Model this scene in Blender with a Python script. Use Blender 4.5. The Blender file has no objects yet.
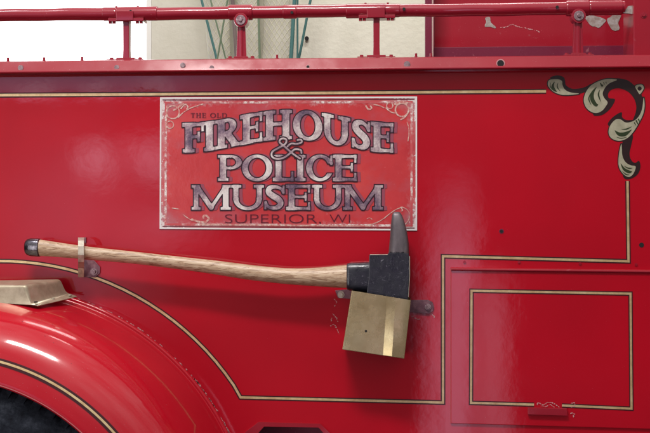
import bpy, bmesh, math, random
import numpy as np
from mathutils import Vector
from mathutils.geometry import tessellate_polygon
random.seed(7); rng = np.random.default_rng(7)
S = bpy.context.scene; COL = S.collection
PI = math.pi

# ---------------------------------------------------------------- camera and measuring
CZ = 1.17; D = 2.6; TH = math.radians(4.0); CX = D*math.tan(TH); F = 650*62/36.0
U = D/F                                        # metres per photo pixel on the body side
def P(px, py, Y=0.0):                          # a measured point lying on the vertical plane y = Y
    u = (px-325.0)/F; v = (216.5-py)/F
    t = (Y+D)/(u*math.sin(TH)+math.cos(TH))
    return (CX+t*(u*math.cos(TH)-math.sin(TH)), Y, CZ+t*v)
def PV(a, Y):
    a = np.asarray(a, float); u = (a[:,0]-325.0)/F; v = (216.5-a[:,1])/F
    t = (Y+D)/(u*math.sin(TH)+math.cos(TH))
    return np.stack([CX+t*(u*math.cos(TH)-math.sin(TH)), np.full(len(a), Y), CZ+t*v], 1)
def X(px, Y=0.0): return P(px, 216, Y)[0]
def Z(py, Y=0.0, px=325): return P(px, py, Y)[2]

cam = bpy.data.cameras.new('camera'); co = bpy.data.objects.new('camera', cam); COL.objects.link(co)
co.location = (CX, -D, CZ); co.rotation_euler = (PI/2, 0, TH)
cam.lens = 62; cam.sensor_width = 36; cam.clip_end = 100; cam.clip_start = .05
S.camera = co

# ---------------------------------------------------------------- materials
def mat(name, base, rough=.5, metal=0., coat=0., coat_r=.05, spec=.5):
    m = bpy.data.materials.new(name); m.use_nodes = True
    b = m.node_tree.nodes['Principled BSDF']
    b.inputs['Base Color'].default_value = (*base, 1); b.inputs['Roughness'].default_value = rough
    b.inputs['Metallic'].default_value = metal; b.inputs['Coat Weight'].default_value = coat
    b.inputs['Coat Roughness'].default_value = coat_r; b.inputs['Specular IOR Level'].default_value = spec
    return m
class N:
    def __init__(s, m): s.m = m; s.t = m.node_tree; s.b = s.t.nodes['Principled BSDF']; s.co = None
    def new(s, ty, **k):
        n = s.t.nodes.new(ty)
        for a, v in k.items(): setattr(n, a, v)
        return n
    def link(s, a, b): s.t.links.new(a, b)
    def coord(s):
        if not s.co: s.co = s.new('ShaderNodeTexCoord').outputs['Object']
        return s.co
    def mapped(s, sc=(1,1,1), rot=(0,0,0), loc=(0,0,0)):
        n = s.new('ShaderNodeMapping'); n.inputs['Scale'].default_value = sc; n.inputs['Rotation'].default_value = rot
        n.inputs['Location'].default_value = loc
        s.link(s.coord(), n.inputs[0]); return n.outputs[0]
    def noise(s, scale, detail=4, rough=.55, vec=None, dist=0.):
        n = s.new('ShaderNodeTexNoise'); n.inputs['Scale'].default_value = scale; n.inputs['Detail'].default_value = detail
        n.inputs['Roughness'].default_value = rough; n.inputs['Distortion'].default_value = dist
        s.link(vec or s.coord(), n.inputs['Vector']); return n.outputs['Fac']
    def ramp(s, fac, stops):
        n = s.new('ShaderNodeValToRGB'); el = n.color_ramp.elements
        while len(el) < len(stops): el.new(.5)
        for e, (p, c) in zip(el, stops):
            e.position = p; e.color = (c, c, c, 1) if not hasattr(c, '__len__') else (*c, 1)
        s.link(fac, n.inputs[0]); return n.outputs[0]
    def mix(s, fac, a, b):
        n = s.new('ShaderNodeMix', data_type='RGBA')
        for v, i in ((fac, 0), (a, 6), (b, 7)):
            if hasattr(v, 'is_linked') or hasattr(v, 'links'): s.link(v, n.inputs[i])
            elif i == 0: n.inputs[0].default_value = v
            else: n.inputs[i].default_value = (*v, 1)
        return n.outputs[2]
    def math(s, op, a, b=None, clamp=False):
        n = s.new('ShaderNodeMath', operation=op); n.use_clamp = clamp
        for i, v in enumerate((a, b)):
            if v is None: continue
            if isinstance(v, (int, float)): n.inputs[i].default_value = v
            else: s.link(v, n.inputs[i])
        return n.outputs[0]
    def xyz(s):
        n = s.new('ShaderNodeSeparateXYZ'); s.link(s.coord(), n.inputs[0]); return n.outputs
    def bump(s, h, dist, strength=1., prev=None, coat=True):
        n = s.new('ShaderNodeBump'); n.inputs['Distance'].default_value = dist; n.inputs['Strength'].default_value = strength
        s.link(h, n.inputs['Height'])
        if prev: s.link(prev, n.inputs['Normal'])
        s.link(n.outputs[0], s.b.inputs['Normal'])
        if coat: s.link(n.outputs[0], s.b.inputs['Coat Normal'])
        return n.outputs[0]
    def base(s, c): s.link(c, s.b.inputs['Base Color'])
    def rough(s, c): s.link(c, s.b.inputs['Roughness'])

def paint(name, col, dull=.38, coat=1., cr=.026, wobble=.0019, dust=.5, worn=0.):
    m = mat(name, col, dull, 0, coat, cr, .2); n = N(m)
    v = n.noise(3.1, 3); f = n.ramp(v, [(.3, 0.), (.7, 1.)])
    c = n.mix(f, tuple(k*.90 for k in col), tuple(min(1, k*1.08) for k in col))
    grain = n.ramp(n.noise(260, 3, .7), [(.3, 0.), (.72, 1.)])
    c = n.mix(n.math('MULTIPLY', grain, .14), c, (col[0]*1.15, col[1]*2+.006, col[2]*2+.012))
    sp = n.ramp(n.noise(420, 2, .5), [(.735, 0.), (.76, 1.)])
    c = n.mix(n.math('MULTIPLY', sp, dust), c, (.55, .25, .27))
    if worn:
        w = n.ramp(n.noise(38, 6, .7, dist=.6), [(.66, 0.), (.70, 1.)])
        c = n.mix(n.math('MULTIPLY', w, worn), c, (.42, .16, .18))
    n.base(c)
    r = n.ramp(n.noise(9, 5, .65), [(.3, cr*.7), (.75, cr*2.4)]); n.link(r, n.b.inputs['Coat Roughness'])
    b1 = n.bump(n.noise(3.6, 1, .3), wobble*1.6, .5)
    b2 = n.bump(n.noise(24, 2, .5), .00022, .5, b1)
    b2 = n.bump(n.noise(170, 2, .5), .00003, .5, b2)
    return m
RED = (.46, .0006, .011)
M = {}
M['red'] = paint('gloss_red_paint', RED)
M['fender'] = paint('fender_red_paint', (.48, .003, .014), .34, 1., .055, .0006, .7)
M['trim'] = paint('trim_red_paint', (.31, .005, .017), .42, .8, .10, .0008, .8, .25)
M['rail'] = paint('rail_red_paint', (.29, .008, .022), .36, 1., .06, .0004, .8, .35)
M['mauve'] = paint('purple_red_paint_and_shade', (.16, .012, .036), .45, .6, .15, .0006, .8, .5)
M['chip'] = mat('chipped_paint_edge', (.55, .26, .27), .6)
M['dark'] = mat('dark_maroon_line', (.045, .004, .008), .5, 0, .25, .1, .3)
M['black'] = mat('dark_hole', (.008, .006, .007), .8)
M['white'] = mat('white_line_paint', (.80, .76, .75), .45, 0, .5, .1)

m = M['gold'] = mat('gold_leaf_stripe', (.66, .50, .33), .40, .55, .5, .1); n = N(m)
w = n.noise(35, 5, .7); n.base(n.ramp(w, [(.3, (.62, .38, .18)), (.55, (.78, .57, .30)), (.75, (.90, .74, .44))]))
m = M['leaf'] = mat('grey_gold_leaf', (.30, .30, .20), .45, .15, .6, .1); n = N(m)
n.base(n.ramp(n.noise(60, 4, .6), [(.3, (.33, .31, .21)), (.7, (.47, .44, .31))]))
M['leafgreen'] = mat('deep_green_shading', (.02, .035, .008), .4, 0, .5, .1)

# sign
SX0, SX1 = X(161.5), X(415.5); SZ0, SZ1 = Z(229, 0, 290), Z(98.5, 0, 290)
m = M['sign'] = mat('faded_salmon_red_sign', (.60, .06, .07), .42, 0, .8, .1); n = N(m)
o = n.xyz()
dx = n.math('SUBTRACT', (SX1-SX0)/2, n.math('ABSOLUTE', n.math('SUBTRACT', o[0], (SX0+SX1)/2)))
dz = n.math('SUBTRACT', (SZ1-SZ0)/2, n.math('ABSOLUTE', n.math('SUBTRACT', o[2], (SZ0+SZ1)/2)))
ed = n.math('MINIMUM', dx, dz)
edge = n.math('SUBTRACT', 1., n.math('DIVIDE', ed, 11*U), True)
c = n.ramp(n.noise(7, 4, .6), [(.3, (.48, .018, .026)), (.55, (.58, .032, .036)), (.8, (.66, .075, .066))])
cl = n.ramp(n.noise(11, 5, .6, n.mapped((1, 1, 1.3), loc=(3, 0, 5))), [(.5, 0.), (.75, 1.)])
c = n.mix(n.math('MULTIPLY', cl, .6), c, (.42, .10, .13))  # mauve clouds paint in patchy reflections on the sign
wn = n.math('ADD', n.math('MULTIPLY', edge, .40), n.noise(75, 6, .7))
wm = n.ramp(wn, [(.62, 0.), (.80, 1.)])
pt = n.ramp(n.noise(13, 3, .6, n.mapped(loc=(5, 5, 5))), [(.38, .15), (.62, 1.)])
c = n.mix(n.math('MULTIPLY', n.math('MULTIPLY', wm, .6), pt), c, (.60, .33, .34))
crn = n.math('SUBTRACT', 1., n.math('DIVIDE', n.math('ADD', dx, dz), 34*U), True)
wm2 = n.ramp(n.math('ADD', n.math('ADD', n.math('MULTIPLY', edge, .26), n.math('MULTIPLY', crn, .22)), n.noise(140, 5, .7, n.mapped(loc=(1, 2, 3)))), [(.84, 0.), (.88, 1.)])
c = n.mix(n.math('MULTIPLY', n.ramp(n.math('ADD', crn, n.math('MULTIPLY', n.noise(50, 5, .7, n.mapped(loc=(7, 0, 0))), .8)), [(.55, 0.), (.95, 1.)]), .45), c, (.42, .22, .25))
c = n.mix(wm2, c, (.76, .66, .63)); n.base(c)
n.bump(n.noise(90, 4, .6), .0004, .6)
m = M['frame_wear'] = mat('worn_pinkish_border', (.55, .3, .3), .5, 0, .3, .2); n = N(m)
n.base(n.mix(n.ramp(n.noise(11, 3, .6, n.mapped(loc=(2, 0, 1))), [(.45, 0.), (.56, 1.)]), (.56, .075, .085), n.ramp(n.noise(110, 6, .75), [(.40, (.50, .08, .09)), (.48, (.58, .28, .28)), (.58, (.84, .76, .72))])))
m = M['letter'] = mat('mottled_silver_leaf', (.5, .4, .42), .34, .35, .6, .12); n = N(m)
big = n.noise(14, 3, .55, n.mapped((1, 1, 1), loc=(.4, 0, .33)))
fine = n.noise(230, 5, .75)
mx = n.math('ADD', n.math('MULTIPLY', big, .84), n.math('MULTIPLY', fine, .28))
n.base(n.ramp(mx, [(.42, (.11, .075, .12)), (.48, (.23, .15, .20)), (.54, (.42, .30, .33)), (.60, (.66, .54, .53)), (.68, (.90, .84, .78))]))
n.bump(fine, .0004, .5)
M['mauveshade'] = mat('faded_mauve_shadow_lettering', (.30, .055, .09), .5, 0, .5, .12)
M['signdark'] = mat('dark_oxblood_lettering', (.12, .001, .014), .4, 0, .5, .1)
M['letterdark'] = mat('near_black_outline', (.030, .005, .014), .35, 0, .5, .08)
M['scrollblack'] = mat('brown_black_scroll_paint', (.020, .006, .006), .35, 0, .7, .06)
M['scroll'] = mat('cream_scroll_leaf', (.72, .42, .34), .45, .1, .4, .15)
N(M['scroll']).base(N(M['scroll']).ramp(N(M['scroll']).noise(160, 5, .7), [(.4, (.58, .16, .15)), (.55, (.68, .42, .36)), (.7, (.8, .7, .62))]))

# brass / metal / wood
def metal(name, c0, c1, c2, rough, sc=30, met=.85, brushed=(1, 1, 1)):
    m = mat(name, c1, rough, met, 0); n = N(m)
    v = n.noise(sc, 7, .7, n.mapped(brushed), .3)
    n.base(n.ramp(v, [(.3, c0), (.52, c1), (.72, c2)]))
    n.rough(n.ramp(n.noise(sc*1.7, 5, .7), [(.3, rough*.8), (.7, min(1, rough*1.35))]))
    n.bump(n.noise(sc*9, 4, .7, n.mapped(brushed)), .0003, .45, None, False)
    return m
M['brass'] = metal('tarnished_brass', (.40, .29, .14), (.53, .42, .23), (.63, .53, .32), .25, 13, .65)
M['stepbrass'] = metal('dull_brass_step', (.34, .28, .20), (.50, .43, .31), (.60, .54, .42), .42, 22, .6)
M['clipmetal'] = metal('plated_clip', (.33, .28, .22), (.58, .52, .42), (.74, .68, .56), .4, 45, .45)
M['plate'] = metal('purple_grey_painted_plate', (.12, .05, .07), (.22, .10, .13), (.36, .20, .22), .4, 60, .2)
M['bolt'] = metal('worn_bolt', (.16, .09, .10), (.36, .24, .26), (.62, .50, .50), .3, 160, .5)
M['steel'] = metal('dull_grey_steel', (.09, .075, .085), (.145, .12, .13), (.24, .20, .21), .42, 35, .55, (1, 1, .35))
m = M['axeblack'] = mat('scuffed_black_paint', (.012, .012, .018), .3, 0, .6, .12); n = N(m)
s1 = n.ramp(n.noise(70, 8, .8, n.mapped((1, 1, 1.8), (0, .6, 0)), 1.6), [(.585, 0.), (.64, 1.)])
n.base(n.mix(n.math('MULTIPLY', s1, .6), (.012, .013, .022), (.26, .25, .30)))
n.rough(n.ramp(n.noise(40, 5), [(.3, .18), (.7, .5)])); n.bump(n.noise(55, 5, .7, dist=1.), .0016, .6)
n = N(M['steel']); old = n.b.inputs['Base Color'].links[0].from_socket
zz_ = n.math('MULTIPLY', n.math('SUBTRACT', n.xyz()[2], Z(251, -.052, 395)-P(235, 270, -.052)[2]), 90.)
bk = n.ramp(n.math('ADD', zz_, n.math('MULTIPLY', n.noise(60, 5, .8), 1.6)), [(.45, 1.), (.6, 0.)])
n.base(n.mix(bk, old, (.014, .014, .022)))
M['capmetal'] = metal('dark_chrome_cap', (.05, .045, .055), (.12, .11, .13), (.28, .26, .29), .16, 40, .9)
m = M['wood'] = mat('pale_hickory', (.60, .44, .27), .45, 0, .25, .25); n = N(m)
g = n.noise(30, 8, .74, n.mapped((.6, 5, 5), (0, .06, 0)), 1.8)
c = n.ramp(g, [(.36, (.17, .085, .045)), (.45, (.42, .26, .155)), (.55, (.58, .42, .28)), (.75, (.68, .53, .38))])
g2 = n.ramp(n.noise(13, 6, .7, n.mapped((.6, 2, 2)), .8), [(.55, 0.), (.72, 1.)])
c = n.mix(n.math('MULTIPLY', g2, .5), c, (.30, .19, .12)); 
xx = n.math('MULTIPLY', n.math('SUBTRACT', n.xyz()[0], .30), 9., True)     # darker brown towards the head
c = n.mix(n.math('MULTIPLY', xx, .45), c, (.27, .19, .15)); n.base(c)
n.bump(g, .0009, .5)
m = M['tyre'] = mat('dusty_tyre_rubber', (.015, .018, .026), .75, 0, 0, .1, .3); n = N(m)
n.base(n.ramp(n.noise(25, 7, .75), [(.35, (.014, .017, .025)), (.52, (.045, .054, .075)), (.68, (.13, .15, .19))]))
n.bump(n.noise(90, 6, .7), .002, .7)
M['well'] = mat('dark_wheel_well', (.012, .012, .014), .9)

# background
m = M['wall'] = mat('cream_painted_block_wall', (.60, .58, .48), .8); n = N(m)
c = n.ramp(n.noise(2.5, 6, .65), [(.3, (.56, .54, .43)), (.7, (.66, .64, .54))])
d = n.ramp(n.noise(30, 6, .75), [(.64, 0.), (.74, 1.)])
n.base(n.mix(n.math('MULTIPLY', d, .35), c, (.33, .31, .24))); n.bump(n.noise(40, 5, .6), .004, .6)
m = M['hose'] = mat('woven_off_white_hose', (.52, .50, .40), .8); n = N(m)
o = n.xyz()
def wave(sgn):
    a = n.math('ADD', n.math('MULTIPLY', o[0], 165.), n.math('MULTIPLY', o[2], 105.*sgn)); return n.math('ABSOLUTE', n.math('SINE', a))
net = n.math('MINIMUM', wave(1), wave(-1)); k = n.ramp(net, [(.08, 1.), (.28, 0.)])
c = n.ramp(n.noise(9, 5), [(.3, (.38, .36, .29)), (.7, (.54, .52, .44))])
n.base(n.mix(n.math('MULTIPLY', k, .75), c, (.62, .61, .40))); n.bump(k, .003, .6)
M['teal'] = mat('teal_cord', (.045, .14, .13), .7)
M['green'] = mat('olive_green_cord', (.12, .17, .10), .7)
M['gapshade'] = mat('taupe_gap_shade', (.16, .12, .11), .8)
m = M['peel'] = mat('bare_peeled_metal', (.38, .34, .30), .45, .2); n = N(m)
n.base(n.ramp(n.noise(90, 6, .7), [(.3, (.24, .17, .15)), (.5, (.36, .31, .28)), (.7, (.50, .49, .50))]))
m = M['pane'] = mat('daylit_glass', (1, 1, 1), .5); b = m.node_tree.nodes['Principled BSDF']
b.inputs['Emission Color'].default_value = (.97, .98, 1, 1); b.inputs['Emission Strength'].default_value = 3.2
M['jamb'] = mat('white_window_jamb', (.78, .77, .72), .6)

# ---------------------------------------------------------------- mesh helpers
def root(name, label, cat, loc=(0, 0, 0)):
    o = bpy.data.objects.new(name, None); o.empty_display_size = .1; COL.objects.link(o); o.location = loc
    o['label'] = label; o['category'] = cat; o['_o'] = 0
    del o['_o']; ORG[o.name] = Vector(loc); return o
ORG = {}
def finish(name, me, mt, parent, mats=None):
    if parent:
        off = ORG[parent.name]
        me.vertices.foreach_set('co', (np.array([v.co[:] for v in me.vertices])-np.array(off)).ravel())
    o = bpy.data.objects.new(name, me); COL.objects.link(o)
    for k in (mats or [mt]): me.materials.append(k)
    if parent: o.parent = parent; ORG[o.name] = ORG[parent.name]
    else: ORG[o.name] = Vector((0, 0, 0))
    return o
class MB:
    def __init__(s): s.b = bmesh.new(); s.mi = 0
    def faces(s, vs, fs):
        vv = [s.b.verts.new(v) for v in vs]; out = []
        for f in fs:
            try: g = s.b.faces.new([vv[i] for i in f]); g.material_index = s.mi; out.append(g)
            except ValueError: pass
        return vv
    def box(s, x0, x1, y0, y1, z0, z1):
        s.faces([(x, y, z) for x in (x0, x1) for y in (y0, y1) for z in (z0, z1)],
                [(0,1,3,2), (4,6,7,5), (0,4,5,1), (2,3,7,6), (0,2,6,4), (1,5,7,3)]); return s
    def prism(s, pts, y0, y1, raw=False):            # pts measured in photo pixels on plane y0 (front), extruded back
        a = [P(p[0], p[1], y0) for p in pts]; n_ = len(a)
        vs = a+[(v[0], y1, v[2]) for v in a]
        fs = [tuple(range(n_)), tuple(range(2*n_-1, n_-1, -1))]+[(i, (i+1) % n_, n_+(i+1) % n_, n_+i) for i in range(n_)]
        s.faces(vs, fs); return s
    def loft(s, rings, cap=True, closed=True):
        vv = []
        for r in rings: vv.append([s.b.verts.new(p) for p in r])
        k = len(rings[0])
        for a, b_ in zip(vv, vv[1:]):
            for i in range(k if closed else k-1):
                f = s.b.faces.new((a[i], a[(i+1) % k], b_[(i+1) % k], b_[i])); f.material_index = s.mi
        if cap:
            s.b.faces.new(vv[0][::-1]).material_index = s.mi; s.b.faces.new(vv[-1]).material_index = s.mi
        return s
    def tube(s, pts, rads, seg=20, up=(0, 1, 0), flat=1.):
        pts = [Vector(p) for p in pts]
        if not hasattr(rads, '__len__'): rads = [rads]*len(pts)
        rings = []
        for i, p in enumerate(pts):
            t = (pts[min(i+1, len(pts)-1)]-pts[max(i-1, 0)]).normalized()
            a = Vector(up); a = (a-t*a.dot(t)).normalized(); b_ = t.cross(a)
            rings.append([tuple(p+rads[i]*(a*flat*math.cos(q)+b_*math.sin(q))) for q in [2*PI*j/seg for j in range(seg)]])
        return s.loft(rings)
    def cyl(s, c, r, h, axis='y', seg=24, r2=None):
        c = Vector(c); d = {'x': Vector((1,0,0)), 'y': Vector((0,-1,0)), 'z': Vector((0,0,1))}[axis]
        up = (0,0,1) if axis != 'z' else (0,1,0)
        return s.tube([c, c+d*h], [r, r if r2 is None else r2], seg, up)
    def bolt(s, px, py, Y, r=3., h=.006, washer=True):
        c = P(px, py, Y); R = r*U
        if washer: s.cyl(c, R*1.45, h*.3, seg=20)
        s.cyl((c[0], c[1]-h*.3, c[2]), R, h*.7, seg=6, r2=R*.86); return s
    def build(s, name, m, parent=None, bevel=0, sharp=38, mats=None, seg=2):
        bm = s.b
        bmesh.ops.recalc_face_normals(bm, faces=bm.faces)
        if bevel:
            es = [e for e in bm.edges if len(e.link_faces) == 2 and e.calc_face_angle(0) > math.radians(25)]
            bmesh.ops.bevel(bm, geom=es, offset=bevel, segments=seg, profile=.6, affect='EDGES', clamp_overlap=True)
        for f in bm.faces: f.smooth = True
        for e in bm.edges:
            if len(e.link_faces) == 2 and e.calc_face_angle(0) > math.radians(sharp): e.smooth = False
        me = bpy.data.meshes.new(name); bm.to_mesh(me); bm.free()
        o = finish(name, me, m, parent, mats)
        if bevel: wn(o)
        return o
def wn(o):                                             # large flat faces keep true flat normals beside bevels
    k = o.modifiers.new('face_weighted_normals', 'WEIGHTED_NORMAL'); k.keep_sharp = True; k.weight = 100; return o
def extrude_x(mb, prof, x0, x1, nseg=1):                # prof = [(y,z)...] closed
    mb.loft([[(x0+(x1-x0)*k/nseg, y, z) for y, z in prof] for k in range(nseg+1)])
    return mb
def catmull(pts, closed=False, n_=8):
    pts = [np.array(p, float) for p in pts]; L = len(pts); out = []
    rg = range(L) if closed else range(L-1)
    for i in rg:
        if closed: p0, p1, p2, p3 = pts[(i-1) % L], pts[i], pts[(i+1) % L], pts[(i+2) % L]
        else: p0, p1, p2, p3 = pts[max(i-1, 0)], pts[i], pts[i+1], pts[min(i+2, L-1)]
        for k in range(n_):
            t = k/n_
            out.append(.5*((2*p1)+(-p0+p2)*t+(2*p0-5*p1+4*p2-p3)*t*t+(-p0+3*p1-3*p2+p3)*t**3))
    if not closed: out.append(pts[-1])
    return out

# ribbon in the measured plane (paint lines)
def ribbon(mb, pts, w, Y, closed=False, a=None):
    p = [np.array(q, float) for q in pts]; L = len(p); l, r = [], []
    for i in range(L):
        if closed: a0, a1 = p[i-1], p[(i+1) % L]
        else: a0, a1 = p[max(i-1, 0)], p[min(i+1, L-1)]
        d0 = p[i]-a0; d1 = a1-p[i]
        if np.linalg.norm(d0) < 1e-6: d0 = d1
        if np.linalg.norm(d1) < 1e-6: d1 = d0
        d0 = d0/np.linalg.norm(d0); d1 = d1/np.linalg.norm(d1)
        n0 = np.array([-d0[1], d0[0]]); n1 = np.array([-d1[1], d1[0]]); m_ = n0+n1; m_ = m_/np.linalg.norm(m_)
        k = w/2/max(.35, m_.dot(n0)); l.append(p[i]+m_*k); r.append(p[i]-m_*k)
    vs = [P(*q, Y) for q in l]+[P(*q, Y) for q in r]
    rg = range(L if closed else L-1)
    mb.faces(vs, [(i, (i+1) % L, L+(i+1) % L, L+i) for i in rg])
def flakes(mb, pts, w, Y):                            # a broken trail of irregular chips
    c = catmull(pts, False, 6)
    for a, b_ in zip(c, c[1:]):
        L = float(np.hypot(*(b_-a)))
        for k in range(max(1, int(L/.55))):
            if random.random() < .22: continue
            p = a+(b_-a)*random.random()+np.array([random.gauss(0, .18*w), random.gauss(0, .18*w)]); n_ = random.choice((5, 6, 7)); r0 = w*random.uniform(.18, .62)
            ph = random.random()*6; d = math.atan2(b_[1]-a[1], b_[0]-a[0]); q_ = []
            for j in range(n_):
                t = ph+2*PI*j/n_; u = r0*random.uniform(.6, 1.2)*1.5*math.cos(t); v = r0*random.uniform(.6, 1.2)*math.sin(t)
                q_.append(P(p[0]+u*math.cos(d)-v*math.sin(d), p[1]+u*math.sin(d)+v*math.cos(d), Y-random.random()*.0003))
            mb.faces(q_, [tuple(range(n_))])
def flat_fix(o):                                      # all thin paint sheets face the street
    me = o.data; bm = bmesh.new(); bm.from_mesh(me)
    for f in bm.faces:
        if f.normal.y > 0: f.normal_flip()
    bm.to_mesh(me); bm.free(); return o
def pinstripe(name, pts, parent, wg=2.1, wd=4.3, Y=0., closed=False):
    mb = MB(); ribbon(mb, pts, wd, Y-.0005, closed); mb.mi = 1; ribbon(mb, pts, wg, Y-.0009, closed)
    return flat_fix(mb.build(name, None, parent, mats=[M['dark'], M['gold']]))

# signed distance drawing -> flat mesh (lettering, scrollwork)
def sdf_mesh(name, fn, bb, res, Y, m, parent, level=0.):
    xs = np.arange(bb[0], bb[2]+res, res); ys = np.arange(bb[1], bb[3]+res, res)
    GX, GY = np.meshgrid(xs, ys); V = fn(GX, GY)-level
    ny, nx = V.shape; verts = []; faces = []; gid = {}; eid = {}
    def gv(i, j):
        k = j*nx+i
        if k not in gid: gid[k] = len(verts); verts.append((xs[i], ys[j]))
        return gid[k]
    def ev(i, j, i2, j2):
        k = (min(j*nx+i, j2*nx+i2), max(j*nx+i, j2*nx+i2))
        if k not in eid:
            a, b_ = V[j, i], V[j2, i2]; t = a/(a-b_)
            eid[k] = len(verts); verts.append((xs[i]+(xs[i2]-xs[i])*t, ys[j]+(ys[j2]-ys[j])*t))
        return eid[k]
    ins = V < 0; cnt = ins[:-1, :-1].astype(int)+ins[1:, :-1]+ins[:-1, 1:]+ins[1:, 1:]
    for j, i in zip(*np.nonzero(cnt)):
        c = [(i, j), (i, j+1), (i+1, j+1), (i+1, j)]
        if cnt[j, i] == 4: faces.append([gv(*q) for q in c]); continue
        f = []
        for q in range(4):
            a, b_ = c[q], c[(q+1) % 4]; ia, ib = ins[a[1], a[0]], ins[b_[1], b_[0]]
            if ia: f.append(gv(*a))
            if ia != ib: f.append(ev(*a, *b_))
        if len(f) > 2: faces.append(f)
    W = PV(verts, Y); me = bpy.data.meshes.new(name); me.from_pydata([tuple(v) for v in W], [], faces); me.update()
    return finish(name, me, m, parent)
def s_box(x, y, x0, y0, x1, y1):
    return np.maximum(np.maximum(x0-x, x-x1), np.maximum(y0-y, y-y1))
def s_ell(x, y, cx, cy, a, b): 
    k = np.sqrt(((x-cx)/a)**2+((y-cy)/b)**2); k2 = np.sqrt(((x-cx)/a**2)**2+((y-cy)/b**2)**2)+1e-9
    return k*(k-1)/k2
def s_line(x, y, pts, rad):
    if not hasattr(rad, '__len__'): rad = [rad]*len(pts)
    d = None
    for (p, q, r0, r1) in zip(pts, pts[1:], rad, rad[1:]):
        vx, vy = q[0]-p[0], q[1]-p[1]; L = vx*vx+vy*vy+1e-9
        t = np.clip(((x-p[0])*vx+(y-p[1])*vy)/L, 0, 1)
        e = np.hypot(x-p[0]-t*vx, y-p[1]-t*vy)-(r0+(r1-r0)*t)
        d = e if d is None else np.minimum(d, e)
    return d
def s_poly(x, y, pts):
    d = np.full(x.shape, 1e9); sg = np.ones(x.shape); n_ = len(pts)
    for i in range(n_):
        ax, ay = pts[i]; bx, by = pts[i-1]; ex, ey = bx-ax, by-ay; wx, wy = x-ax, y-ay
        t = np.clip((wx*ex+wy*ey)/(ex*ex+ey*ey+1e-12), 0, 1)
        d = np.minimum(d, (wx-ex*t)**2+(wy-ey*t)**2)
        c1 = y >= ay; c2 = y < by; c3 = ex*wy > ey*wx
        al = (c1 & c2 & c3) | (~c1 & ~c2 & ~c3); sg = np.where(al, -sg, sg)
    return sg*np.sqrt(d)
def smin(a, b, k=1.3):
    h = np.clip(.5+.5*(b-a)/k, 0, 1); return b*(1-h)+a*h-k*h*(1-h)
KS = [1.3]
def un(*a):
    r = a[0]
    for q in a[1:]: r = smin(r, q, KS[0])
    return r

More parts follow.
